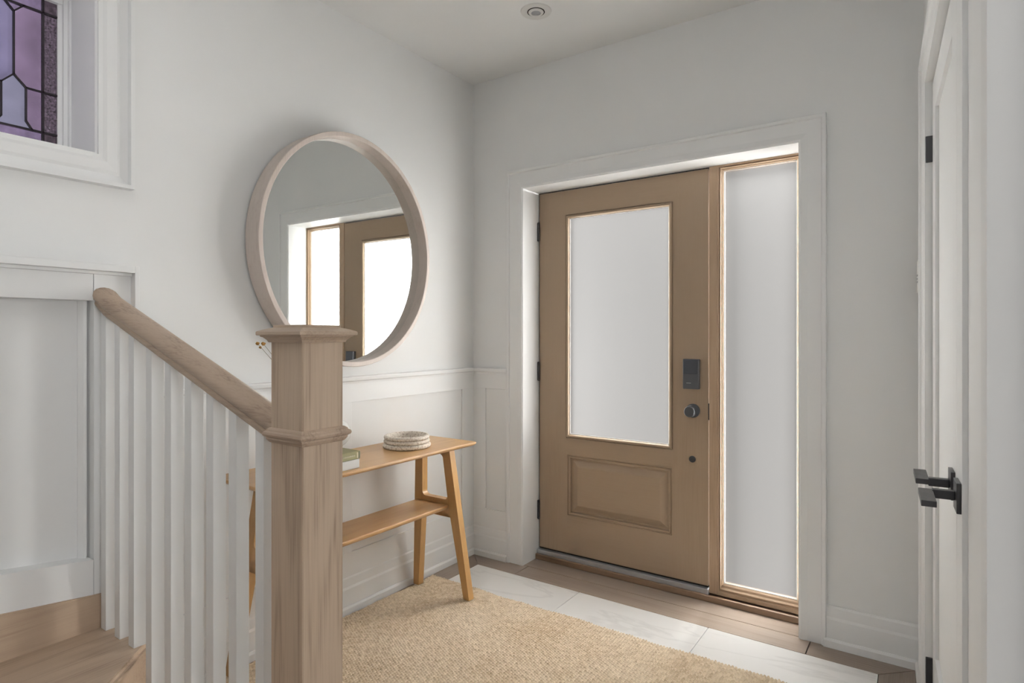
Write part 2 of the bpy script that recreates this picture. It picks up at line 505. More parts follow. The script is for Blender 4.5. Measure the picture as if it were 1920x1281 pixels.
# border along the mirror wall / closet wall
plank(0, 0, 0, 0, M_PLANKY, [(0.0, -0.003), (0.0, -0.92), (TX0 - G, -0.92), (TX0 - G, TY0 - 0.001)])
plank(0, TX0, -1.90, -0.92, M_PLANKY)
plank(0, 0, 0, 0, M_PLANKY, [(2.188, -0.003), (TX1 + G, TY0 - 0.001), (TX1 + G, -1.42), (2.26, -1.42)])
TS = (TX1 - TX0) / 3
for i in range(3):
    for j in range(2):
        x0, y1 = TX0 + i * TS, TY0 - j * 0.64
        bm = bmesh.new(); add_box(bm, x0 + .0014, x0 + TS - .0014, y1 - 0.6386, y1 - .001, -0.016, 0.0005, 0.0008, seg=1)
        obj('floor_tile', bm, M_TILE, fl)
yy = -1.42
k = 0
while yy > YB + 0.02:
    y2 = max(yy - 0.145, YB)
    xs = [TX0 if yy > -1.9 else 0.0, 1.1 + 0.5 * ((k * 7) % 5) / 5, 2.9 + 0.6 * ((k * 3) % 4) / 4, XE]
    if yy > -1.9: xs[-1] = 2.30; xs = [xs[0], xs[1], xs[-1]]
    for a, b in zip(xs, xs[1:]): plank(a, b, y2, yy, M_PLANKX)
    yy = y2; k += 1

# ---- ceiling
cl = thing('ceiling', 'plain white painted ceiling', 'ceiling', (0, 0, HC), kind='structure')
bm = bmesh.new()                      # with an unseen opening added for the stairwell fill lamp
add_box(bm, -0.32, XE, -2.28, 0.30, HC, HC + 0.1)
add_box(bm, -0.32, XE, YB, -2.96, HC, HC + 0.1)
add_box(bm, -0.32, 0.63, -2.96, -2.28, HC, HC + 0.1)
add_box(bm, 1.67, XE, -2.96, -2.28, HC, HC + 0.1)
obj('ceiling_panel', bm, M_CEIL, cl)

# ---- wall with mirror (x = 0), opening for the leaded window
wl = thing('wall_left', 'white wall with panelled wainscot behind the round mirror', 'wall', (0, 0, 0), kind='structure')
WY0, WY1, WZ0, WZ1 = -2.62, -1.949, 1.857, 2.44
bm = bmesh.new()
add_box(bm, -0.32, 0, WY1, 0.0, 0, HC)
add_box(bm, -0.32, 0, YB, WY0, 0, HC)
add_box(bm, -0.32, 0, WY0, WY1, 0, WZ0)
add_box(bm, -0.32, 0, WY0, WY1, WZ1, HC)
obj('wall_plaster', bm, M_WALL, wl)


def rail_profile(parent, name, fn, a0, a1, prof, mat):
    """moulding: prof of (out, z) swept from a0 to a1"""
    prism(name, prof, lambda o, z: fn(a0, o, z), lambda o, z: fn(a1, o, z), mat, parent)


LW = lambda a, o, z: (o, a, z)            # along the left wall: a = y
DWL = lambda a, o, z: (a, -o, z)          # along the door wall: a = x
CHAIR = [(0, 1.050), (0.012, 1.050), (0.014, 1.060), (0.024, 1.066), (0.026, 1.078), (0.024, 1.084), (0, 1.084)]
BASE = [(0, 0), (0.028, 0), (0.028, 0.028), (0.022, 0.036), (0.017, 0.036), (0.017, 0.112), (0.012, 0.122), (0.011, 0.158), (0.007, 0.166), (0, 0.166)]
ST = 0.009
rail_profile(wl, 'chair_rail', LW, -1.836, -0.0, CHAIR, M_TRIM)
box('wainscot_rail', 0, ST, -1.836, 0, 0.965, 1.05, M_TRIM, wl, 0.001)
box('wainscot_rail', 0, ST, -1.836, 0, 0.166, 0.275, M_TRIM, wl, 0.001)
for a, b in ((-0.112, 0.0), (-1.025, -0.915), (-1.836, -1.73)):
    box('wainscot_stile', 0, ST, a, b, 0.275, 0.965, M_TRIM, wl, 0.001)
bl = thing('baseboard_left', 'white stepped baseboard below the wainscot on the mirror wall', 'baseboard', (0, 0, 0), kind='structure')
rail_profile(bl, 'baseboard_moulding', LW, -1.90, 0.0, BASE, M_TRIM)

# ---- stair wainscot (higher), on the same wall
sw = thing('trim_1', 'tall white panelled wainscot beside the stair landing', 'wainscot', (0, -1.85, 0.35), kind='structure')
YS = -1.870                                # right end of it
sl = lambda y: 0.572 + (-1.958 - y) * 0.12
BD = 0.05
YJ = -1.977                                # joint of the end stile
box('top_board', 0, BD, -2.998, YJ - .0008, 1.385, 1.468, M_TRIM, sw, 0.0008)
box('end_stile', 0, BD, YJ + .0008, YS - 0.0, 0.456, 1.468, M_TRIM, sw, 0.0008)
box('backband', 0, 0.080, YS, YS + 0.014, 0.36, 1.5, M_TRIM, sw, 0.0015)
box('cap_band', 0, 0.080, -2.998, YS, 1.478, 1.5, M_TRIM, sw, 0.0015)
box('cap_cove', 0, 0.060, -2.998, YS, 1.468, 1.478, M_TRIM, sw, 0.001)
prism('panel_bead', [(0, -2.004), (0.004, -2.004), (0.016, -1.992), (0.018, -1.985), (0, -1.9785)],
      lambda o, y: (o, y, 0.57), lambda o, y: (o, y, 1.385), M_TRIM, sw)
# base board of the landing with a slightly climbing top edge
prism('base_board', [(YJ - .001, 0.36 + .103), (YJ - .001, sl(YJ)), (-2.998, sl(-2.998)), (-2.998, sl(-2.998) - .11)],
      lambda y, z: (0, y, z), lambda y, z: (BD + .002, y, z), M_TRIM, sw)
# oak skirt under it
prism('oak_skirt', [(-1.90, 0.345), (-1.90, 0.456), (-2.998, sl(-2.998) - .111), (-2.998, 0.345)],
      lambda y, z: (0, y, z), lambda y, z: (BD + .012, y, z), M_RISER, sw, bevel=0.003)

# ---- wall with the front door (y = 0)
wf = thing('wall_front', 'white wall around the front door', 'wall', (0, 0, 0), kind='structure')
OX0, OX1, OZ = 0.3531, 1.7542, 2.0907
bm = bmesh.new()
add_box(bm, -0.32, OX0, 0, 0.30, 0, HC)
add_box(bm, OX1, 2.60, 0, 0.30, 0, HC)
add_box(bm, OX0, OX1, 0, 0.30, OZ, HC)
obj('wall_plaster', bm, M_WALL, wf)
CX0 = 0.2529                                # casing outer left
rail_profile(wf, 'chair_rail', DWL, 0.0, CX0, CHAIR, M_TRIM)
box('wainscot_rail', 0, CX0, -ST, 0, 0.967, 1.05, M_TRIM, wf, 0.001)
box('wainscot_rail', 0, CX0, -ST, 0, 0.166, 0.275, M_TRIM, wf, 0.001)
box('wainscot_stile', 0, 0.096, -ST, 0, 0.275, 0.967, M_TRIM, wf, 0.001)
box('wainscot_stile', 0.236, CX0, -ST, 0, 0.275, 0.967, M_TRIM, wf, 0.001)
bf = thing('baseboard_front', 'white stepped baseboard on the front door wall', 'baseboard', (0, 0, 0), kind='structure')
rail_profile(bf, 'baseboard_moulding', DWL, 0.0, CX0, BASE, M_TRIM)
rail_profile(bf, 'baseboard_moulding', DWL, 1.846, 2.175, BASE, M_TRIM)

# front door casing and lining
cs = thing('trim_2', 'wide white casing framing the front door and sidelight', 'door casing', (0.3, 0, 0), kind='structure')
CX1, CZ = 1.8451, 2.189
CP = [(0, 0), (0, 0.016), (0.006, 0.018), (0.030, 0.0145), (0.082, 0.0145), (0.086, 0.021), (0.098, 0.023), (0.1005, 0.021), (0.1005, 0)]


def casing_leg(name, xin, sgn, z1a, z1b, parent, tf=ID, prof=CP, z0=0.0):
    # t measured outward from the opening; mitred at the top
    w = prof[-1][0]
    prism(name, prof, lambda t, o: tf((xin + sgn * t, -o, z0)), lambda t, o: tf((xin + sgn * t, -o, z1a + t)), M_TRIM, parent)


def casing_head(name, x0, x1, z, parent, tf=ID, prof=CP):
    prism(name, prof, lambda t, o: tf((x0 - t, -o, z + t)), lambda t, o: tf((x1 + t, -o, z + t)), M_TRIM, parent)


casing_leg('casing_side', OX0, -1, OZ, OZ, cs)
casing_leg('casing_side', OX1, 1, OZ, OZ, cs)
casing_head('casing_head', OX0, OX1, OZ, cs)
box('door_lining', OX0, OX0 + 0.004, -0.012, 0.165, 0, OZ, M_TRIM, cs)
box('door_lining', OX1 - 0.004, OX1, -0.012, 0.165, 0, OZ, M_TRIM, cs)
box('door_lining', OX0 + 0.004, OX1 - 0.004, -0.012, 0.165, OZ - 0.004, OZ, M_TRIM, cs)

# ---- front door leaf
DY = 0.149
d1 = thing('door_1', 'tan wood-grained front door with tall frosted pane and raised lower panel', 'door', (0.36, DY, 0), kind='structure')
DX0, DX1, DZ0, DZ1 = 0.367, 1.325, 0.063, 2.0795
gx0, gx1, gz0, gz1 = 0.538, 1.150, 0.702, 1.944      # glazing moulding outer
px0, px1, pz0, pz1 = 0.549, 1.145, 0.273, 0.609      # raised panel outer
DT = 0.044
box('lock_rail', gx0, gx1, DY, DY + DT, pz1, gz0, M_DOORH, d1)
box('bottom_rail', px0, px1, DY, DY + DT, DZ0, pz0, M_DOORH, d1)
box('panel_filler', px1, gx1, DY, DY + DT, DZ0, pz1, M_DOOR, d1)
box('top_rail', gx0, gx1, DY, DY + DT, gz1, DZ1, M_DOORH, d1)
box('stile', DX0, gx0, DY, DY + DT, DZ0, DZ1, M_DOOR, d1)
box('stile', gx1, DX1, DY, DY + DT, DZ0, DZ1, M_DOOR, d1)
box('panel_filler', gx0, px0, DY, DY + DT, DZ0, pz1, M_DOOR, d1)


def frame_loop(name, x0, x1, z0, z1, prof, mat, parent, tf=ID, smooth=False):
    """prof: (inset, depth) list swept round a rectangle in the x-z plane (depth along y)"""
    bm = bmesh.new()
    rings = [[bm.verts.new(tf(p)) for p in ((x0 + i, d, z0 + i), (x1 - i, d, z0 + i), (x1 - i, d, z1 - i), (x0 + i, d, z1 - i))] for i, d in prof]
    for A, B in zip(rings, rings[1:]):
        for i in range(4): bm.faces.new((A[i], A[(i + 1) % 4], B[(i + 1) % 4], B[i]))
    return bm, rings


bm, r = frame_loop('glazing_moulding', gx0, gx1, gz0, gz1,
                   [(0, DY), (0, DY + .004), (0.003, DY + .005), (0.006, DY - .006), (0.012, DY - .008), (0.017, DY - .006), (0.0215, DY + .003), (0.0215, DY + .02)], M_DOOR, d1)
obj('glazing_moulding', bm, M_DOOR, d1)
bm, r = frame_loop('glazing_bead', gx0 + .0215, gx1 - .0215, gz0 + .0215, gz1 - .0215,
                   [(0, DY + .0045), (0.003, DY + .0045), (0.004, DY + .0065)], M_BEAD, d1)
obj('glazing_bead', bm, M_BEAD, d1)
def sheet(name, x0, x1, y, z0, z1, parent):
    bm = bmesh.new()
    bm.faces.new([bm.verts.new(p) for p in ((x0, y, z0), (x1, y, z0), (x1, y, z1), (x0, y, z1))])
    me = bpy.data.meshes.new(name); bm.to_mesh(me); bm.free()
    return link(name, me, M_PANE, parent)


sheet('glass_pane', gx0 + .021, gx1 - .021, DY + .006, gz0 + .021, gz1 - .021, d1)
bm, r = frame_loop('raised_panel', px0, px1, pz0, pz1,
                   [(0, DY), (0.0015, DY + .005), (0.005, DY + .006), (0.009, DY + .001), (0.016, DY + .003), (0.020, DY + .017), (0.028, DY + .017), (0.060, DY + .000), (0.064, DY - .0008)], M_DOORH, d1)
bm.faces.new(r[-1])
obj('raised_panel', bm, M_DOORH, d1)
box('door_sweep', DX0, DX1, DY + .004, DY + DT, DZ0 - .008, DZ0 - .0005, M_DARK, d1)
# hinges
for z0, z1 in ((1.812, 1.917), (1.015, 1.12), (0.224, 0.329)):
    h = box('hinge', 0.3575, 0.3665, DY - .013, DY + .006, z0, z1, M_BLACK, d1, 0.0015)
    lathe('hinge_barrel', [(0.0055, 0), (0.0055, z1 - z0 + .004)], (0.3655, DY - .009, z0 - .002), M_BLACK, h, n=16)
# keypad deadbolt, knob, lower bolt
kp = box('keypad_lock', 1.2085, 1.2865, DY - .026, DY, 1.012, 1.158, M_LOCK, d1, 0.003)
box('lock_cover', 1.212, 1.283, DY - .0285, DY - .026, 1.086, 1.1545, metal('lock_cover', (0.06, 0.066, 0.08), 0.3, 0.5), kp, 0.001)
box('thumb_turn', 1.228, 1.250, DY - .030, DY - .026, 1.040, 1.0425, M_ALU, kp, 0.0005)
kn = lathe('door_knob', [(0.034, 0.0), (0.034, -0.008), (0.014, -0.010), (0.013, -0.028), (0.024, -0.032), (0.0265, -0.038), (0.0265, -0.058), (0.024, -0.062)][::1], (1.252, DY, 0.905), M_LOCK, d1, n=40, axis='Y')
lathe('lower_bolt', [(0.016, 0.0), (0.016, -0.004), (0.013, -0.006)], (1.2485, DY, 0.667), M_BLACK, d1, n=32, axis='Y')
box('strike_plate', 1.3255, 1.332, DY - .002, DY + .01, 0.865, 0.945, M_BLACK, d1, 0.001)

# ---- door frame: jambs, mullion, head, threshold
df = thing('trim_3', 'oak door frame with mullion, grey threshold and dark sill nosing', 'door frame', (0.36, DY, 0), kind='structure')
box('hinge_jamb', OX0 + .004, DX0 - .004, DY + .012, DY + .10, 0, OZ - .004, M_DARK, df)
box('head_jamb', OX0 + .004, DX1 + .004, DY + .006, DY + .10, DZ1 + .004, OZ - .004, M_DARK, df)
box('mullion', 1.3305, 1.3685, DY - .004, DY + .09, 0.032, OZ - .004, M_FRAME, df, 0.002)
box('threshold', OX0 + .004, 1.3305, DY - .018, DY + .10, 0.022, 0.052, M_ALU, df, 0.003)
box('sill_nosing', OX0 + .004, OX1 - .004, DY - .034, DY - .018, 0.0, 0.030, M_SILL, df, 0.004)
box('sill_base', OX0 + .004, OX1 - .004, DY - .018, DY + .10, 0.0, 0.022, M_SILL, df)
box('sill_leak_block', OX0 + .004, OX1 - .004, DY + .052, DY + .10, 0.022, 0.060, M_SILL, df)  # hidden block added to stop outside light leaking under the sash

# ---- sidelight
w1 = thing('window_1', 'tall frosted sidelight in an oak frame beside the front door', 'window', (1.38, DY, 0), kind='structure')
SX0, SX1, SZ0, SZ1 = 1.3685, 1.7500, 0.032, 2.0865
sgx0, sgx1, sgz0, sgz1 = 1.395, 1.7165, 0.087, 2.061
bm, r = frame_loop('sash_frame', SX0, SX1, SZ0, SZ1, [(0, DY + .05), (0, DY)], M_FRAME, w1)
bm.free()


def sash(name, pts_outer, prof, mat):
    pass


# four members: flat outer band then stepped ogee to the glass
def member(name, a, b, mat, fn):
    w = b - a
    s = 1 if w > 0 else -1
    w = abs(w)
    pr = [(0, DY + .05), (0, DY - .004), (w * .30, DY - .004), (w * .36, DY + .004), (w * .55, DY - .002), (w * .68, DY + .006), (w * .85, DY + .008), (w, DY + .016), (w, DY + .05)]
    return pr, s


def miter(name, side, mat):
    L_, R_, B_, T_ = sgx0 - SX0, SX1 - sgx1, sgz0 - SZ0, SZ1 - sgz1
    wid = {'L': L_, 'R': R_, 'B': B_, 'T': T_}[side]
    pr, _ = member(name, 0, wid, mat, None)

    def pos(t, d, end):
        u = t / wid
        if side == 'L': return (SX0 + t, d, SZ0 + u * B_ if end == 0 else SZ1 - u * T_)
        if side == 'R': return (SX1 - t, d, SZ0 + u * B_ if end == 0 else SZ1 - u * T_)
        if side == 'B': return (SX0 + u * L_ if end == 0 else SX1 - u * R_, d, SZ0 + t)
        return (SX0 + u * L_ if end == 0 else SX1 - u * R_, d, SZ1 - t)
    prism(name, pr, lambda t, d: pos(t, d, 0), lambda t, d: pos(t, d, 1), mat, w1)


miter('sash_stile', 'L', M_FRAME); miter('sash_stile', 'R', M_FRAME)
miter('sash_rail', 'B', M_FRAMEH); miter('sash_rail', 'T', M_FRAMEH)
bm, r = frame_loop('glazing_bead', sgx0 - .001, sgx1 + .001, sgz0 - .001, sgz1 + .001, [(0, DY + .0155), (0.003, DY + .0155), (0.004, DY + .0175)], M_BEAD, w1)
obj('glazing_bead', bm, M_BEAD, w1)
sheet('glass_pane', sgx0, sgx1, DY + .017, sgz0, sgz1, w1)

# ---- leaded window high on the mirror wall
w2 = thing('window_2', 'small lilac leaded stained glass window set deep in white trim', 'window', (0, -2.28, 1.857), kind='structure')
GXP = -0.220
YG1, YG0 = -1.984, -2.596                     # glass right / left edges
ZG0, ZG1 = 1.914, 2.391
# reveal lining and sash
box('reveal_side', -0.30, 0.0, WY1 - .0, WY1 - .006, WZ0, WZ1, M_TRIM, w2)
box('reveal_side', -0.30, 0.0, WY0 + .006, WY0, WZ0, WZ1, M_TRIM, w2)
box('reveal_head', -0.30, 0.0, WY0 + .006, WY1 - .006, WZ1 - .006, WZ1, M_TRIM, w2)
box('window_stool', -0.30, 0.0, WY0 + .006, WY1 - .006, WZ0, WZ0 + .006, M_TRIM, w2)


def yz_frame(name, y0, y1, z0, z1, prof, mat, parent):
    bm = bmesh.new()
    rings = [[bm.verts.new(p) for p in ((x, y0 + i, z0 + i), (x, y1 - i, z0 + i), (x, y1 - i, z1 - i), (x, y0 + i, z1 - i))] for i, x in prof]
    for A, B in zip(rings, rings[1:]):
        for i in range(4): bm.faces.new((A[i], A[(i + 1) % 4], B[(i + 1) % 4], B[i]))
    return obj(name, bm, mat, parent)


yz_frame('sash_frame', YG0 - .030, YG1 + .030, ZG0 - .052, ZG1 + .045,
         [(-.01, -.27), (-.01, -.185), (0.006, -.185), (0.008, -.196), (0.018, -.199), (0.0195, -.208), (0.030, -.214), (0.031, -.235)], M_TRIM, w2)
# bottom of sash is taller: cover strip
box('sash_bottom_rail', -.235, -.205, YG0 - .03, YG1 + .03, ZG0 - .055, ZG0 - .0005, M_TRIM, w2, 0.002)
box('sash_top_rail', -.235, -.205, YG0 - .03, YG1 + .03, ZG1 + .0005, ZG1 + .05, M_TRIM, w2, 0.002)
# casing on the wall face
WCP = [(0.098, 0), (0.098, 0.036), (0.086, 0.036), (0.083, 0.018), (0.060, 0.015), (0.050, 0.021), (0.022, 0.019), (0.012, 0.013), (0, 0.013), (0, 0)]
for nm, f0, f1 in (
        ('window_casing', lambda t, o: (o, WY1 + t, WZ0 - t), lambda t, o: (o, WY1 + t, WZ1 + t)),
        ('window_casing', lambda t, o: (o, WY0 - t, WZ0 - t), lambda t, o: (o, WY0 - t, WZ1 + t)),
        ('window_casing', lambda t, o: (o, WY0 - t, WZ0 - t), lambda t, o: (o, WY1 + t, WZ0 - t)),
        ('window_casing', lambda t, o: (o, WY0 - t, WZ1 + t), lambda t, o: (o, WY1 + t, WZ1 + t))):
    prism(nm, WCP, f0, f1, M_TRIM, w2)
# leaded lights: (y, z) nodes, motif repeated round the axis of each "house" pane
def stained(name, col, mottle, scale, ripple, rough=0.26, k=1.0):
    m, nt, b = newmat(name); L = nt.links.new
    nt.nodes.remove(b)
    out = [n for n in nt.nodes if n.type == 'OUTPUT_MATERIAL'][0]
    tc = N(nt, 'ShaderNodeTexCoord'); nz = N(nt, 'ShaderNodeTexNoise'); nz.inputs['Scale'].default_value = scale; nz.inputs['Detail'].default_value = 3
    L(tc.outputs['Object'], nz.inputs['Vector'])
    rp = N(nt, 'ShaderNodeValToRGB')
    rp.color_ramp.elements[0].position = 0.3; rp.color_ramp.elements[1].position = 0.7
    rp.color_ramp.elements[0].color = (*[min(1, c * (1 - mottle)) for c in col], 1)
    rp.color_ramp.elements[1].color = (*[min(1, c * (1 + mottle)) for c in col], 1)
    L(nz.outputs['Fac'], rp.inputs['Fac'])
    dk = N(nt, 'ShaderNodeVectorMath', operation='SCALE'); dk.inputs['Scale'].default_value = 0.02 * k
    L(rp.outputs['Color'], dk.inputs[0])
    rf = N(nt, 'ShaderNodeBsdfRefraction'); rf.inputs['Roughness'].default_value = rough; rf.inputs['IOR'].default_value = 1.45
    L(rp.outputs['Color'], rf.inputs['Color'])
    tr = N(nt, 'ShaderNodeBsdfTranslucent'); L(dk.outputs[0], tr.inputs['Color'])
    mx = N(nt, 'ShaderNodeMixShader'); mx.inputs[0].default_value = 0.5
    L(tr.outputs[0], mx.inputs[1]); L(rf.outputs[0], mx.inputs[2])
    gl = N(nt, 'ShaderNodeBsdfGlossy'); gl.inputs['Roughness'].default_value = 0.12
    m2 = N(nt, 'ShaderNodeMixShader'); m2.inputs[0].default_value = 0.05
    L(mx.outputs[0], m2.inputs[1]); L(gl.outputs[0], m2.inputs[2]); L(m2.outputs[0], out.inputs['Surface'])
    n2 = N(nt, 'ShaderNodeTexNoise'); n2.inputs['Scale'].default_value = 120; n2.inputs['Detail'].default_value = 1
    L(tc.outputs['Object'], n2.inputs['Vector'])
    bp = N(nt, 'ShaderNodeBump'); bp.inputs['Strength'].default_value = ripple; bp.inputs['Distance'].default_value = 0.003
    L(n2.outputs['Fac'], bp.inputs['Height'])
    for q in (rf, tr, gl): L(bp.outputs['Normal'], q.inputs['Normal'])
    return m


LIL = {
    'a': stained('lilac_glass', (0.34, 0.245, 0.40), 0.2, 9, 0.15),
    'b': stained('blue_lilac_glass', (0.31, 0.275, 0.47), 0.18, 9, 0.15),
    'c': stained('clear_bevelled_glass', (0.37, 0.36, 0.52), 0.1, 14, 0.1),
    'd': stained('hammered_glass', (0.15, 0.11, 0.155), 0.85, 150, 0.8),
    'e': stained('seedy_lilac_glass', (0.33, 0.25, 0.42), 0.22, 40, 0.3),
    'f': stained('dark_corner_glass', (0.12, 0.085, 0.115), 0.7, 45, 0.5),
    'w': stained('clear_textured_glass', (0.92, 0.93, 0.90), 0.04, 14, 0.2)}
ZB, ZM, ZT = 1.949, 2.083, 2.347
YA = -2.0235                                  # border lead on the right
YAX = -2.101                                  # axis of first motif
leads = []


def lead(p, q, w=0.0032):
    leads.append((p, q))
    p, q = Vector((0, *p)), Vector((0, *q))
    d = (q - p).normalized(); n = Vector((0, -d.z, d.y)) * w
    e = d * w * .6
    bm = bmesh.new()
    P = [p - e + n, q + e + n, q + e - n, p - e - n]
    add_prism(bm, [(v.y, v.z) for v in P], lambda a, b: (GXP - .009, a, b), lambda a, b: (GXP + .004, a, b))
    obj('lead_came', bm, M_LEAD, w2)


def pane(poly, mat):
    bm = bmesh.new()
    vs_ = [bm.verts.new((GXP, a, b)) for a, b in poly]
    f = bm.faces.new(vs_); f.normal_update()
    if f.normal.x < 0: f.normal_flip()
    me = bpy.data.meshes.new('glass_piece'); bm.to_mesh(me); bm.free()
    link('glass_piece', me, LIL[mat], w2)


YL = YG0 + (YG1 - YA)                          # border lead on the left
# border
pane([(YG1, ZM), (YA, ZM), (YA, ZT), (YG1, ZT)], 'd'); pane([(YG1, ZB), (YA, ZB), (YA, ZM), (YG1, ZM)], 'd')
pane([(YG1, ZG0), (YA, ZG0), (YA, ZB), (YG1, ZB)], 'f'); pane([(YG1, ZT), (YA, ZT), (YA, ZG1), (YG1, ZG1)], 'f')
pane([(YL, ZM), (YG0, ZM), (YG0, ZT), (YL, ZT)], 'd'); pane([(YL, ZB), (YG0, ZB), (YG0, ZM), (YL, ZM)], 'd')
pane([(YL, ZG0), (YG0, ZG0), (YG0, ZB), (YL, ZB)], 'f'); pane([(YL, ZT), (YG0, ZT), (YG0, ZG1), (YL, ZG1)], 'f')
pane([(YL, ZG0), (YA, ZG0), (YA, ZB), (YL, ZB)], 'e'); pane([(YL, ZT), (YA, ZT), (YA, ZG1), (YL, ZG1)], 'e')
for p, q in (((YA, ZG0), (YA, ZG1)), ((YL, ZG0), (YL, ZG1)), ((YG0, ZB), (YG1, ZB)), ((YG0, ZT), (YG1, ZT)),
             ((YA, ZM), (YG1, ZM)), ((YL, ZM), (YG0, ZM))): lead(p, q)
nm_ = 3
PIT = (YA - YL) / nm_
for i in range(nm_):
    c = YA - PIT * (i + .5)
    h = PIT / 2
    if i == 0: c = YAX
    R_, L_ = YA - PIT * i, YA - PIT * (i + 1)
    s = 0.032
    cl_ = 'w' if i > 0 else None  # out-of-view panes made clear so the light they pass is untinted
    house = [(c - s, ZB + .026), (c - s, ZM), (c, ZM + .034), (c + s, ZM), (c + s, ZB + .026), (c + s + .017, ZB), (c - s - .017, ZB)]
    pane(house, cl_ or 'c')
    pane([(c + s, ZM), (R_, ZM), (R_, ZB), (c + s + .017, ZB), (c + s, ZB + .026)], cl_ or 'a')
    pane([(L_, ZM), (c - s, ZM), (c - s, ZB + .026), (c - s - .017, ZB), (L_, ZB)], cl_ or 'b')
    pane([(c, ZM + .034), (c, ZT - .028), (c + .026, ZT), (R_, ZT), (R_, ZM), (c + s, ZM)], cl_ or 'a')
    pane([(c, ZM + .034), (c - s, ZM), (L_, ZM), (L_, ZT), (c - .024, ZT), (c, ZT - .028)], cl_ or 'b')
    pane([(c, ZT - .028), (c - .024, ZT), (c + .026, ZT)], 'e')
    for p, q in (((c - s, ZB + .026), (c - s, ZM)), ((c - s, ZM), (c, ZM + .034)), ((c, ZM + .034), (c + s, ZM)),
                 ((c + s, ZM), (c + s, ZB + .026)), ((c + s, ZB + .026), (c + s + .017, ZB)), ((c - s, ZB + .026), (c - s - .017, ZB)),
                 ((c + s, ZM), (R_, ZM)), ((c - s, ZM), (L_, ZM)), ((c, ZM + .034), (c, ZT - .028)),
                 ((c, ZT - .028), (c + .026, ZT)), ((c, ZT - .028), (c - .024, ZT))): lead(p, q, 0.0024)
    if i < nm_ - 1: lead((L_, ZB), (L_, ZT))

# ---- closet wall on the right, a touch out of square
RC = Vector((2.185, 0.0, 0.0)); RS = Vector((0.0557, -0.99845, 0)); RN = Vector((-0.99845, -0.0557, 0))
RW = lambda p: tuple(RC + RS * p[0] - RN * p[1] + Vector((0, 0, p[2])))   # local (s along wall, depth into wall, z)
S0, S1, SM = 0.262, 1.790, 1.026              # closet opening and meeting line
CDZ = 2.150
wr = thing('wall_right', 'white wall holding the double closet doors', 'wall', (2.185, 0, 0), kind='structure')
bm = bmesh.new()
add_box(bm, -0.02, S0, 0, 0.12, 0, HC, tf=RW)
add_box(bm, S0, S1, 0, 0.12, CDZ, HC, tf=RW)
add_box(bm, S1, 1.92, 0, 0.12, 0, HC, tf=RW)
add_box(bm, S0, S1, 0.075, 0.12, 0, CDZ, tf=RW)
obj('wall_plaster', bm, M_WALL, wr)
cs2 = thing('trim_4', 'white stepped casing around the closet doors', 'door casing', (2.2, -0.2, 0), kind='structure')
CP2 = [(0, 0), (0, 0.010), (0.012, 0.012), (0.020, 0.011), (0.030, 0.015), (0.058, 0.0165), (0.062, 0.023), (0.080, 0.025), (0.083, 0.022), (0.083, 0)]
casing_leg('casing_side', S0, -1, CDZ, CDZ, cs2, tf=RW, prof=CP2)
casing_leg('casing_side', S1, 1, CDZ, CDZ, cs2, tf=RW, prof=CP2)
casing_head('casing_head', S0, S1, CDZ, cs2, tf=RW, prof=CP2)
br = thing('baseboard_right', 'short white baseboard between the corner and the closet casing', 'baseboard', (2.185, 0, 0), kind='structure')
prism('baseboard_moulding', BASE, lambda o, z: RW((0.0, -o, z)), lambda o, z: RW((S0 - .083, -o, z)), M_TRIM, br)


def closet_leaf(name, label, s0, s1, hinge_s, rose_s, lever_dir, far):
    d = thing(name, label, 'door', RW((s0, 0.012, 0)), kind='structure')
    D0 = 0.012                                   # leaf face behind wall face
    REC = 0.011
    st, tr, brl = 0.105, 0.110, 0.20
    zt, zb = CDZ - .012, 0.012
    box('stile', s0, s0 + st, D0, D0 + .035, zb, zt, M_TRIM, d, 0.0008, RW)
    box('stile', s1 - st, s1, D0, D0 + .035, zb, zt, M_TRIM, d, 0.0008, RW)
    box('top_rail', s0 + st, s1 - st, D0, D0 + .035, zt - tr, zt, M_TRIM, d, 0.0, RW)
    box('bottom_rail', s0 + st, s1 - st, D0, D0 + .035, zb, zb + brl, M_TRIM, d, 0.0, RW)
    box('flat_panel', s0 + st, s1 - st, D0 + REC, D0 + .03, zb + brl, zt - tr, M_TRIM, d, 0.0, RW)
    for zc in (1.916, 0.122):
        h = box('hinge', hinge_s - .007, hinge_s + .007, D0 - .020, D0 + .004, zc - .045, zc + .045, M_BLACK, d, 0.002, RW)
    # lever handle: square rose, shaft, flat blade
    zr = 0.914
    r = box('lever_handle', rose_s - .034, rose_s + .034, D0 - .009, D0, zr - .034, zr + .034, M_BLACK, d, 0.001, RW)
    box('lever_neck', rose_s - .010, rose_s + .010, D0 - .052, D0 - .009, zr - .010, zr + .010, M_BLACK, r, 0.002, RW)
    a, b = (rose_s - .012, rose_s + .115) if lever_dir > 0 else (rose_s - .115, rose_s + .012)
    box('lever_blade', a, b, D0 - .078, D0 - .050, zr - .0065, zr + .0065, M_BLACK, r, 0.001, RW)
    return d


closet_leaf('door_2', 'white shaker closet leaf nearer the front door, black lever', S0 + .003, SM - .0015, S0 + .001, SM - .064, -1, True)
closet_leaf('door_3', 'white shaker closet leaf nearer the viewer, black lever', SM + .0015, S1 - .003, S1 - .001, SM + .064, 1, False)

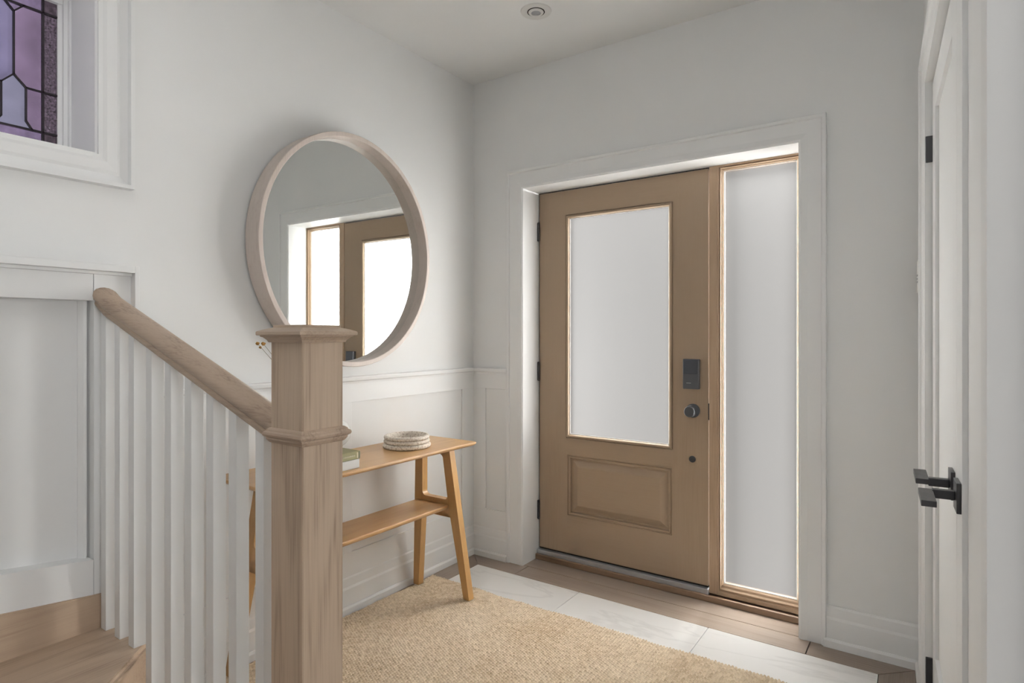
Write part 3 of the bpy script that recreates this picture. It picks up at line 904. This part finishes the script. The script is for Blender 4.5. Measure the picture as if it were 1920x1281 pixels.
# ---- wall return that ends the closet wall, and the open space behind the viewer
we = thing('wall_return', 'white wall end beside the closet, nearest the viewer', 'wall', (2.25, -1.9, 0), kind='structure')
box('wall_plaster', 2.253, XE, -1.92, -1.93 + .1, 0, HC, M_WALL, we)
box('corner_casing', 2.286, 2.38, -1.935, -1.92, 0, 2.2, M_TRIM, we, 0.002)
wb = thing('wall_back', 'plain white wall behind the viewer', 'wall', (0, YB, 0), kind='structure')
box('wall_plaster', -0.32, XE, YB - .1, YB, 0, HC, M_WALL, wb)
wlv = thing('wall_living', 'white wall at the far end of the living room', 'wall', (XE, -3.3, 0), kind='structure')
box('wall_plaster', XE, XE + .1, YB, -1.83, 0, HC, M_WALL, wlv)
wst = thing('wall_stair', 'unseen white wall along the stairs, lengthened to block light from behind', 'wall', (0.9, -3.0, 0), kind='structure')
box('wall_plaster', 0.0, 1.8, -3.10, -3.00, 0, HC, M_WALL, wst)  # unseen wall, run on past the stairs to keep rear light off the railing

# ---- recessed downlight
dl = thing('recessed_downlight', 'small white recessed gimbal downlight in the ceiling', 'downlight', (0.738, -0.478, HC))
lathe('trim_ring', [(0.038, -0.001), (0.040, -0.004), (0.060, -0.006), (0.068, -0.004), (0.070, 0.0)], (0.738, -0.478, HC), M_PLAST, dl, n=48)
lathe('gap_ring', [(0.033, -0.0052), (0.0395, -0.0052), (0.0395, -.004), (0.033, -.004)], (0.738, -0.478, HC), M_DARK, dl, n=48, closed=True)
lathe('gimbal_ring', [(0.022, -0.004), (0.022, -0.010), (0.033, -0.009), (0.035, -0.006), (0.035, -.004)], (0.738, -0.478, HC), M_PLAST, dl, n=48, closed=True)
lathe('lamp_lens', [(0.0225, -0.0045), (0.0225, -0.006), (0.012, -0.0075)], (0.738, -0.478, HC), M_ALU, dl, n=32)

# ================================================================== STAIRS
YR = -1.947
st = thing('staircase', 'greige oak winder stairs with rounded nosings behind the balusters', 'stairs', (0.3, -2.2, 0))


def slab(name, poly, z0, z1, mat, bev):
    bm = bmesh.new()
    add_prism(bm, poly, lambda a, b: (a, b, z0), lambda a, b: (a, b, z1))
    if bev: bmesh.ops.bevel(bm, geom=[e for e in bm.edges if abs(e.verts[0].co.z - e.verts[1].co.z) < 1e-5], offset=bev, segments=3, affect='EDGES')
    return obj(name, bm, mat, st)


ndir = Vector((0.126, -0.141)).normalized()
A2 = Vector((0.301, -1.937)) - ndir * 0.045
B2 = A2 + ndir * 1.32
slab('tread', [(0.0, A2.y), (A2.x, A2.y), (B2.x, B2.y), (0.0, B2.y)], 0.33, 0.36, M_TREAD, 0.011)
a2, b2 = A2 + Vector((-.04, 0)), B2 + Vector((-.04, 0))
slab('riser', [(0.0, A2.y - .001), (a2.x, A2.y - .001), (b2.x, b2.y + .001), (0.0, b2.y + .001)], 0.18, 0.33, M_RISER, 0)
slab('tread', [(0.0, A2.y + .01), (0.94, A2.y + .01), (1.25, -2.45), (1.30, B2.y), (0.0, B2.y)], 0.15, 0.18, M_TREAD, 0.011)
slab('riser', [(0.0, A2.y), (0.90, A2.y), (1.21, -2.45), (1.26, B2.y), (0.0, B2.y)], 0.0, 0.15, M_RISER, 0)

# ---- railing
rl = thing('stair_railing', 'greige oak newel and handrail with square white balusters', 'railing', (1.073, YR, 0))
NX, NW = 1.0745, 0.110
def sq(bm, prof, c):
    rings = [[bm.verts.new((c[0] + sx * r, c[1] + sy * (r - .0025) - .0025, z)) for sx, sy in ((-1, -1), (1, -1), (1, 1), (-1, 1))] for r, z in prof]
    for A, B in zip(rings, rings[1:]):
        for i in range(4): bm.faces.new((A[i], A[(i + 1) % 4], B[(i + 1) % 4], B[i]))
    bm.faces.new(rings[0][::-1]); bm.faces.new(rings[-1])


w = NW / 2
bm = bmesh.new(); sq(bm, [(w, 0), (w, 1.268)], (NX, YR)); 
bmesh.ops.bevel(bm, geom=[e for e in bm.edges if abs(e.verts[0].co.z - e.verts[1].co.z) > .5], offset=0.0015, segments=2, affect='EDGES')
nw = obj('newel_post', bm, M_NEWEL, rl)
bm = bmesh.new()
sq(bm, [(w + .0005, 1.262), (w + .004, 1.2625), (w + .006, 1.267), (w + .012, 1.273), (w + .016, 1.2745), (w + .0165, 1.277), (w + .0215, 1.2775), (w + .0225, 1.279),
        (w + .0225, 1.2845), (w + .021, 1.286), (w + .010, 1.2905), (w - .001, 1.2935), (w - .003, 1.294), (w - .003, 1.2985), (w - .004, 1.2995)], (NX, YR))
obj('newel_cap', bm, wood('greige_oak_cap', (0.50, 0.39, 0.295), (0.31, 0.225, 0.165), 'X', 0.45, grain=2, bands=4, contrast=0.45), nw)
bm = bmesh.new()
sq(bm, [(w + .0005, 1.044), (w + .003, 1.046), (w + .007, 1.052), (w + .0075, 1.056), (w + .012, 1.059), (w + .0135, 1.063), (w + .0125, 1.067), (w + .008, 1.070), (w + .007, 1.073), (w + .003, 1.076), (w + .0005, 1.077)], (NX, YR))
obj('newel_band', bm, M_RAIL, nw)
# handrail: moulded section swept down to the newel, eased at the wall
HP = [(-.018, -.032), (.018, -.032), (.020, -.026), (.026, -.022), (.0275, -.016), (.025, -.010), (.030, -.005), (.033, .006), (.031, .017), (.024, .026), (.012, .031), (0, .0325),
      (-.012, .031), (-.024, .026), (-.031, .017), (-.033, .006), (-.030, -.005), (-.025, -.010), (-.0275, -.016), (-.026, -.022), (-.020, -.026)]
XA, ZA, XB, ZB_ = 0.0, 1.404, 1.022, 1.049
slope = (ZB_ - ZA) / (XB - XA)
path = [(0.002, 1.4065), (0.03, 1.4005), (0.06, 1.3905)]
for t in (0.10, 0.3, 0.5, 0.7, 0.9, 1.022): path.append((t, ZA + slope * (t - XA)))
bm = bmesh.new(); rings = []
for k, (x, z) in enumerate(path):
    p0, p1 = path[max(k - 1, 0)], path[min(k + 1, len(path) - 1)]
    d = Vector((p1[0] - p0[0], 0, p1[1] - p0[1])).normalized()
    up = Vector((-d.z, 0, d.x))
    if k in (0, len(path) - 1): up = Vector((0, 0, 1.0 / max(up.z, .5)))
    rings.append([bm.verts.new(Vector((x, YR - a, z)) + up * b) for a, b in HP])
for A, B in zip(rings, rings[1:]):
    for i in range(len(HP)): bm.faces.new((A[i], A[(i + 1) % len(HP)], B[(i + 1) % len(HP)], B[i]))
bm.faces.new(rings[0][::-1]); bm.faces.new(rings[-1])
sharp_smooth(obj('handrail', bm, M_RAIL, rl), 32)
BW = 0.034
for k, xf in enumerate((0.103, 0.198, 0.289, 0.396, 0.505, 0.611, 0.718, 0.821, 0.934)):
    x1 = xf; x0 = xf - BW
    zt0 = ZA + slope * x0 - .024; zt1 = ZA + slope * x1 - .024
    zb = 0.3601 if k < 3 else 0.1801
    y0, y1 = YR - BW / 2, YR + BW / 2
    bm = bmesh.new()
    add_hull8(bm, [(x0, y0, zb), (x1, y0, zb), (x1, y1, zb), (x0, y1, zb), (x0, y0, zt0), (x1, y0, zt1), (x1, y1, zt1), (x0, y1, zt0)], 0.0012)
    obj('baluster', bm, M_TRIM, rl)

# ================================================================== FURNITURE
# ---- round mirror
MC = Vector((0.0, -0.960, 1.653)); MA, MB_ = 0.487, 0.519; MD0, MD1, MGL = 0.008, 0.094, 0.040
mir = thing('round_mirror', 'large round wall mirror in a deep pale wood frame above the console', 'mirror', (0.0, -0.960, 1.653))
ROT = Matrix.Rotation(0.013, 4, 'Z')


def mp(a, b, o):
    v = ROT @ Vector((o, a, b))
    return (MC.x + v.x, MC.y + v.y, MC.z + v.z)


def ering(bm, prof, n=128):
    rings = []
    for inset, o in prof:
        rings.append([bm.verts.new(mp((MA - inset) * math.cos(2 * math.pi * i / n), (MB_ - inset) * math.sin(2 * math.pi * i / n), o)) for i in range(n)])
    return rings


def estrip(bm, rings, close=True):
    m = len(rings)
    for k in range(m if close else m - 1):
        A, B = rings[k], rings[(k + 1) % m]
        n = len(A)
        for i in range(n): bm.faces.new((A[i], A[(i + 1) % n], B[(i + 1) % n], B[i]))


bm = bmesh.new()
estrip(bm, ering(bm, [(0.002, MD0), (0, MD0 + .002), (0, MD1 - .002), (0.002, MD1), (0.019, MD1), (0.021, MD1 - .002), (0.021, MGL - .004), (0.03, MGL - .004), (0.03, MD0)]))
sharp_smooth(obj('mirror_frame', bm, M_MIRFR, mir), 30)
bm = bmesh.new()
r = ering(bm, [(0.0225, MGL - .003), (0.0225, MGL)])
estrip(bm, r, False); bm.faces.new(r[1]); bm.faces.new(r[0][::-1])
obj('mirror_glass', bm, M_MIRROR, mir)

# ---- console table
TT = 0.760
tb = thing('console_table', 'honey oak console table with splayed legs and lower shelf against the wall', 'table', (0.225, -1.04, 0.008))
TXa, TXb, TYa, TYb = 0.046, 0.403, -1.600, -0.480


def rounded(x0, x1, y0, y1, r, n=5):
    P = []
    for cx, cy, a0 in ((x1 - r, y1 - r, 0), (x0 + r, y1 - r, 90), (x0 + r, y0 + r, 180), (x1 - r, y0 + r, 270)):
        for i in range(n + 1):
            t = math.radians(a0 + 90 * i / n); P.append((cx + r * math.cos(t), cy + r * math.sin(t)))
    return P


bm = bmesh.new()
rr = []
for ins, z in ((0.016, TT - .020), (0.004, TT - .0135), (0.0, TT - .008), (0.0, TT - .003), (0.0025, TT)):
    rr.append([bm.verts.new((x, y, z)) for x, y in rounded(TXa + ins, TXb - ins, TYa + ins, TYb - ins, 0.012)])
for A, B in zip(rr, rr[1:]):
    n = len(A)
    for i in range(n): bm.faces.new((A[i], A[(i + 1) % n], B[(i + 1) % n], B[i]))
bm.faces.new(rr[0][::-1]); bm.faces.new(rr[-1])
obj('tabletop', bm, M_TABLEY, tb)
# end frames: A-shaped, legs splay outwards both ways, fillets at the cross bar
XM = 0.227
FT = 0.036                                       # frame thickness along y
zbar0, zbar1 = 0.424, 0.487


def frame_y(z, sgn):                             # near (-y) face of the frame, leaning outwards
    yb, yt = (-0.548, -0.610) if sgn > 0 else (-1.549, -1.469)
    return yb + (yt - yb) * z / 0.74


def leg_x(z, side):                              # (inner, outer) offset from the centre line
    t = z / 0.74
    c_out = 0.182 + (0.108 - 0.182) * t
    wd = 0.034 + 0.018 * min(1, max(0, (z) / 0.45)) if z < 0.45 else 0.052 - 0.006 * (z - .45) / .29
    return c_out - wd, c_out


for sgn in (1, -1):
    for side in (1, -1):
        # one leg: outline in (offset,z)
        zs = [0.0125, 0.12, 0.25, 0.36, 0.424, 0.455, 0.487, 0.55, 0.65, 0.7395]
        out = [(leg_x(z, side)[1], z) for z in zs]
        inn = [(leg_x(z, side)[0], z) for z in zs]
        # fillets where leg meets bar
        fin = []
        for x, z in inn:
            fin.append((x, z))
        poly = out + fin[::-1]
        bm = bmesh.new()
        add_prism(bm, poly, lambda a, z: (XM + side * a, frame_y(z, sgn), z), lambda a, z: (XM + side * a, frame_y(z, sgn) + FT, z))
        bmesh.ops.bevel(bm, geom=[e for e in bm.edges if abs((e.verts[0].co - e.verts[1].co).y) < FT * .8 and len(e.link_faces) == 2 and e.calc_face_angle(0) > .8], offset=0.004, segments=2, affect='EDGES')
        obj('leg', bm, M_TABLEZ, tb)
    # cross bar with filleted ends
    for zb0, zb1, nm, up, dn in ((zbar0, zbar1, 'cross_bar', True, True), (0.708, 0.7395, 'top_bar', False, True)):
        poly = []
        xi_b, xi_t = leg_x(zb0, 1)[0] + .004, leg_x(zb1, 1)[0] + .004
        R = 0.022
        top, bot = [], []
        def arc(zbase, direction):
            pts = []
            for i in range(6):
                t = math.radians(90 * i / 5)
                # from the leg face to the bar face
                zz = zbase + direction * R * (1 - math.sin(t))
                xx = leg_x(min(max(zz, 0), .74), 1)[0] - R * (1 - math.cos(t))
                pts.append((xx, zz))
            return pts
        xo = leg_x((zb0 + zb1) / 2, 1)[0] + 0.006
        right = []
        if dn: right += [(xo, zb0 - R)] + arc(zb0, -1)[::1]
        else: right += [(xo, zb0)]
        # order: go from bar bottom edge outward, up, and back along the top
        lo = (arc(zb0, -1)[::-1] + [(xo, zb0 - R)]) if dn else [(xo, zb0)]
        hi = ([(xo, zb1 + R)] + arc(zb1, 1)) if up else [(xo, zb1)]
        half = lo + hi                            # right-hand end, bottom to top
        poly = half + [(-a, z) for a, z in half[::-1]]
        bm = bmesh.new()
        add_prism(bm, poly, lambda a, z: (XM + a, frame_y(z, sgn) + .0006, z), lambda a, z: (XM + a, frame_y(z, sgn) + FT - .0006, z))
        obj(nm, bm, M_TABLEY, tb)
# shelf
SZ = 0.462
bm = bmesh.new(); rr = []
for ins, z in ((0.012, SZ - .022), (0.002, SZ - .012), (0.0, SZ - .006), (0.0, SZ - .002), (0.002, SZ)):
    rr.append([bm.verts.new((x, y, z)) for x, y in rounded(0.108 + ins, 0.312 - ins, -1.490, -0.568, 0.03)])
for A, B in zip(rr, rr[1:]):
    n = len(A)
    for i in range(n): bm.faces.new((A[i], A[(i + 1) % n], B[(i + 1) % n], B[i]))
bm.faces.new(rr[0][::-1]); bm.faces.new(rr[-1])
obj('shelf', bm, M_TABLEY, tb)

# ---- stone bowl: three stacked rounded ribs, hollow
prof = []
for k, (rad, z0, z1) in enumerate(((0.110, 0.000, 0.021), (0.1055, 0.021, 0.039), (0.104, 0.039, 0.057))):
    for i in range(9):
        t = math.pi * (i / 8) - math.pi / 2
        prof.append((rad - .010 + .010 * math.cos(t), (z0 + z1) / 2 + (z1 - z0) / 2 * math.sin(t)))
inner = [(0.090, 0.0575), (0.084, 0.053), (0.081, 0.046), (0.080, 0.020), (0.074, 0.012)]
bc = (0.222, -0.775, TT + .0006)
lathe('stone_bowl', [(0.02, 0.0)] + prof + inner + [(0.02, 0.011)], bc, M_STONE, None, n=72, loc=bc)
tag(bpy.data.objects['stone_bowl'], 'round beige travertine bowl with three ribs on the console', 'bowl')

# ---- two books
BKX = 0.377


def book(name, label, z0, z1, x0, x1, y0, y1, cover, t=0.0028):
    b = thing(name, label, 'book', ((x0 + x1) / 2, (y0 + y1) / 2, z0), 'books stacked on the console')
    box('page_block', x0 + .004, x1 - .003, y0 + .004, y1 - .004, z0 + t, z1 - t, M_PAPER, b)
    c = box('front_cover', x0, x1, y0, y1, z1 - t, z1, cover, b, 0.0006)
    box('back_cover', x0, x1, y0, y1, z0, z0 + t, cover, b, 0.0006)
    s = box('spine', x1 - .003, x1 + .0005, y0, y1, z0 + .0004, z1 - .0004, cover, b, 0.001)
    return b, s


b1, s1 = book('book', 'white book lying under the olive green one on the console', TT + .0006, TT + .035, 0.185, BKX, -1.455, -1.192, M_BWHITE)
b2, s2 = book('book', 'olive green book lying on top of the white one', TT + .0356, TT + .066, 0.190, BKX, -1.450, -1.1885, M_GREEN)
box('spine_band', BKX + .0004, BKX + .0011, -1.1965, -1.1890, TT + .037, TT + .0645, M_OLIVE, s2)
box('spine_label', BKX + .0004, BKX + .0011, -1.2055, -1.1985, TT + .0395, TT + .062, M_PALE, s2)
x = -1.215
for k, wd in enumerate((.004, .003, .005, .003, .004, .0035, .005, .003, .004, .0045, .003, .004, .005, .003)):
    box('spine_lettering', BKX + .0004, BKX + .0010, x - wd, x, TT + .0475, TT + .0525, M_PALE, s2)
    x -= wd + .0016

# ---- vase with dried flowers, on the books, mostly behind the newel
VZ = TT + .0668
vc = (0.262, -1.238, VZ)
vs = thing('ceramic_vase', 'round white ceramic vase on the books behind the newel', 'vase', vc)
R_ = 0.078
vp = [(0.03, 0.0), (0.040, 0.001)]
for i in range(1, 15):
    t = math.radians(-60 + 130 * i / 15)
    vp.append((R_ * math.cos(t), 0.063 + 0.063 * math.sin(t)))
vp += [(0.024, 0.126), (0.022, 0.138), (0.025, 0.146), (0.021, 0.147), (0.018, 0.138), (0.018, 0.12), (0.01, 0.115)]
lathe('vase_body', vp, vc, M_CERAM, vs, n=48)
mouth = Vector(vc) + Vector((0, 0, .142))
for k, (hx, hy, hz) in enumerate(((0.20, -1.512, 1.246), (0.20, -1.489, 1.2445))):
    f = thing('dried_flower', 'dried amber button flower on a thin stem, %s' % ('left of the pair' if k == 0 else 'right of the pair'), 'flower', tuple(mouth), 'dried stems in the vase')
    top = Vector((hx, hy, hz))
    base = mouth + Vector((0, -0.004 * k, -.02))
    pts = [base.lerp(top, t) + Vector((0, 0, -.012 * math.sin(math.pi * t))) for t in [i / 8 for i in range(9)]]
    tube('stem', pts, 0.0012, M_STEM, f, n=6, r2=0.0008)
    bm = bmesh.new()
    for (ox, oy, oz, rad) in ([(0, 0, 0, .0068), (-.002, .012, -.014, .005)] if k == 0 else [(0, 0, 0, .0075)]):
        res = bmesh.ops.create_icosphere(bm, subdivisions=2, radius=rad, matrix=Matrix.Translation(top + Vector((ox, oy, oz))))
        for v in res['verts']:
            c = top + Vector((ox, oy, oz)); v.co = c + (v.co - c) * random.uniform(.75, 1.2)
    obj('flower_head', bm, M_FLOWER, f)

# ---- small white control on the closet wall by the corner
tc_ = thing('wall_intercom', 'small white plastic wall control between the corner and the closet casing', 'intercom', RW((0.10, 0, 1.485)))
cb = box('control_case', 0.052, 0.142, -0.020, 0, 1.425, 1.560, M_PLAST, tc_, 0.004, RW)
box('control_cover', 0.056, 0.138, -0.0245, -0.020, 1.432, 1.553, M_PLAST, tc_, 0.003, RW)
for k in range(3):
    box('control_button', 0.10, 0.128, -0.0262, -0.0245, 1.468 + k * .012, 1.474 + k * .012, M_ALU, tc_, 0.0006, RW)

# ---- jute rug: real woven knots as a height field
PX, PY = 0.0128, 0.0116
RX0, RX1, RY0, RY1 = 0.040, 1.96, -1.76, -0.397
M_JUTE = m_jute(PX, PY)
ss = 5
nx = int((RX1 - RX0) / PX) * ss + 1
ny = int((RY1 - RY0) / PY) * ss + 1
X = np.linspace(0, (nx - 1) * PX / ss, nx); Y = np.linspace(0, (ny - 1) * PY / ss, ny)
gx, gy = np.meshgrid(X, Y)
rng = np.random.default_rng(3)
row = np.floor(gx / PX).astype(int)                 # cords run away from the viewer, along y
u = gx / PX - row
cf = gy / PY + (row % 2) * 0.5 - 0.45 * (u - 0.5)    # twisted stitches, staggered row to row
ci = np.floor(cf).astype(int) + 1
amp = rng.uniform(0.72, 1.2, (row.max() + 2, ci.max() + 3))[row, ci]
v = cf - np.floor(cf)
zz = 0.0012 + 0.0092 * amp * np.power(np.clip(np.sin(np.pi * u), 0, 1), 0.6) * (0.42 + 0.58 * np.power(np.clip(np.sin(np.pi * v), 0, 1), 0.6))
wob = 0.004 * np.sin(gx * 9.0) + 0.003 * np.sin(gx * 23.0 + 1)
wob2 = 0.006 * np.sin(gy * 6.0 + .4) + 0.003 * np.sin(gy * 17.0)
edge = np.minimum(np.minimum(gx, X[-1] - gx), np.minimum(gy, Y[-1] - gy))
zz = np.where(edge < 1e-6, 0.001, zz)
co = np.stack([RX0 + gx + wob2 * (1 - gx / X[-1]), RY0 + gy + wob * (gy / Y[-1]), zz], -1).reshape(-1, 3)
idx = np.arange(nx * ny).reshape(ny, nx)
quads = np.stack([idx[:-1, :-1], idx[:-1, 1:], idx[1:, 1:], idx[1:, :-1]], -1).reshape(-1, 4)
me = bpy.data.meshes.new('jute_rug')
me.vertices.add(len(co)); me.vertices.foreach_set('co', co.ravel())
me.loops.add(quads.size); me.loops.foreach_set('vertex_index', quads.ravel())
me.polygons.add(len(quads))
me.polygons.foreach_set('loop_start', np.arange(0, quads.size, 4))
me.polygons.foreach_set('loop_total', np.full(len(quads), 4))
me.update(calc_edges=True)
for_s = np.ones(len(quads), dtype=bool); me.polygons.foreach_set('use_smooth', for_s)
rug = link('jute_rug', me, M_JUTE, None, loc=(RX0, RY0, 0))
tag(rug, 'chunky woven natural jute rug over the marble tiles', 'rug')
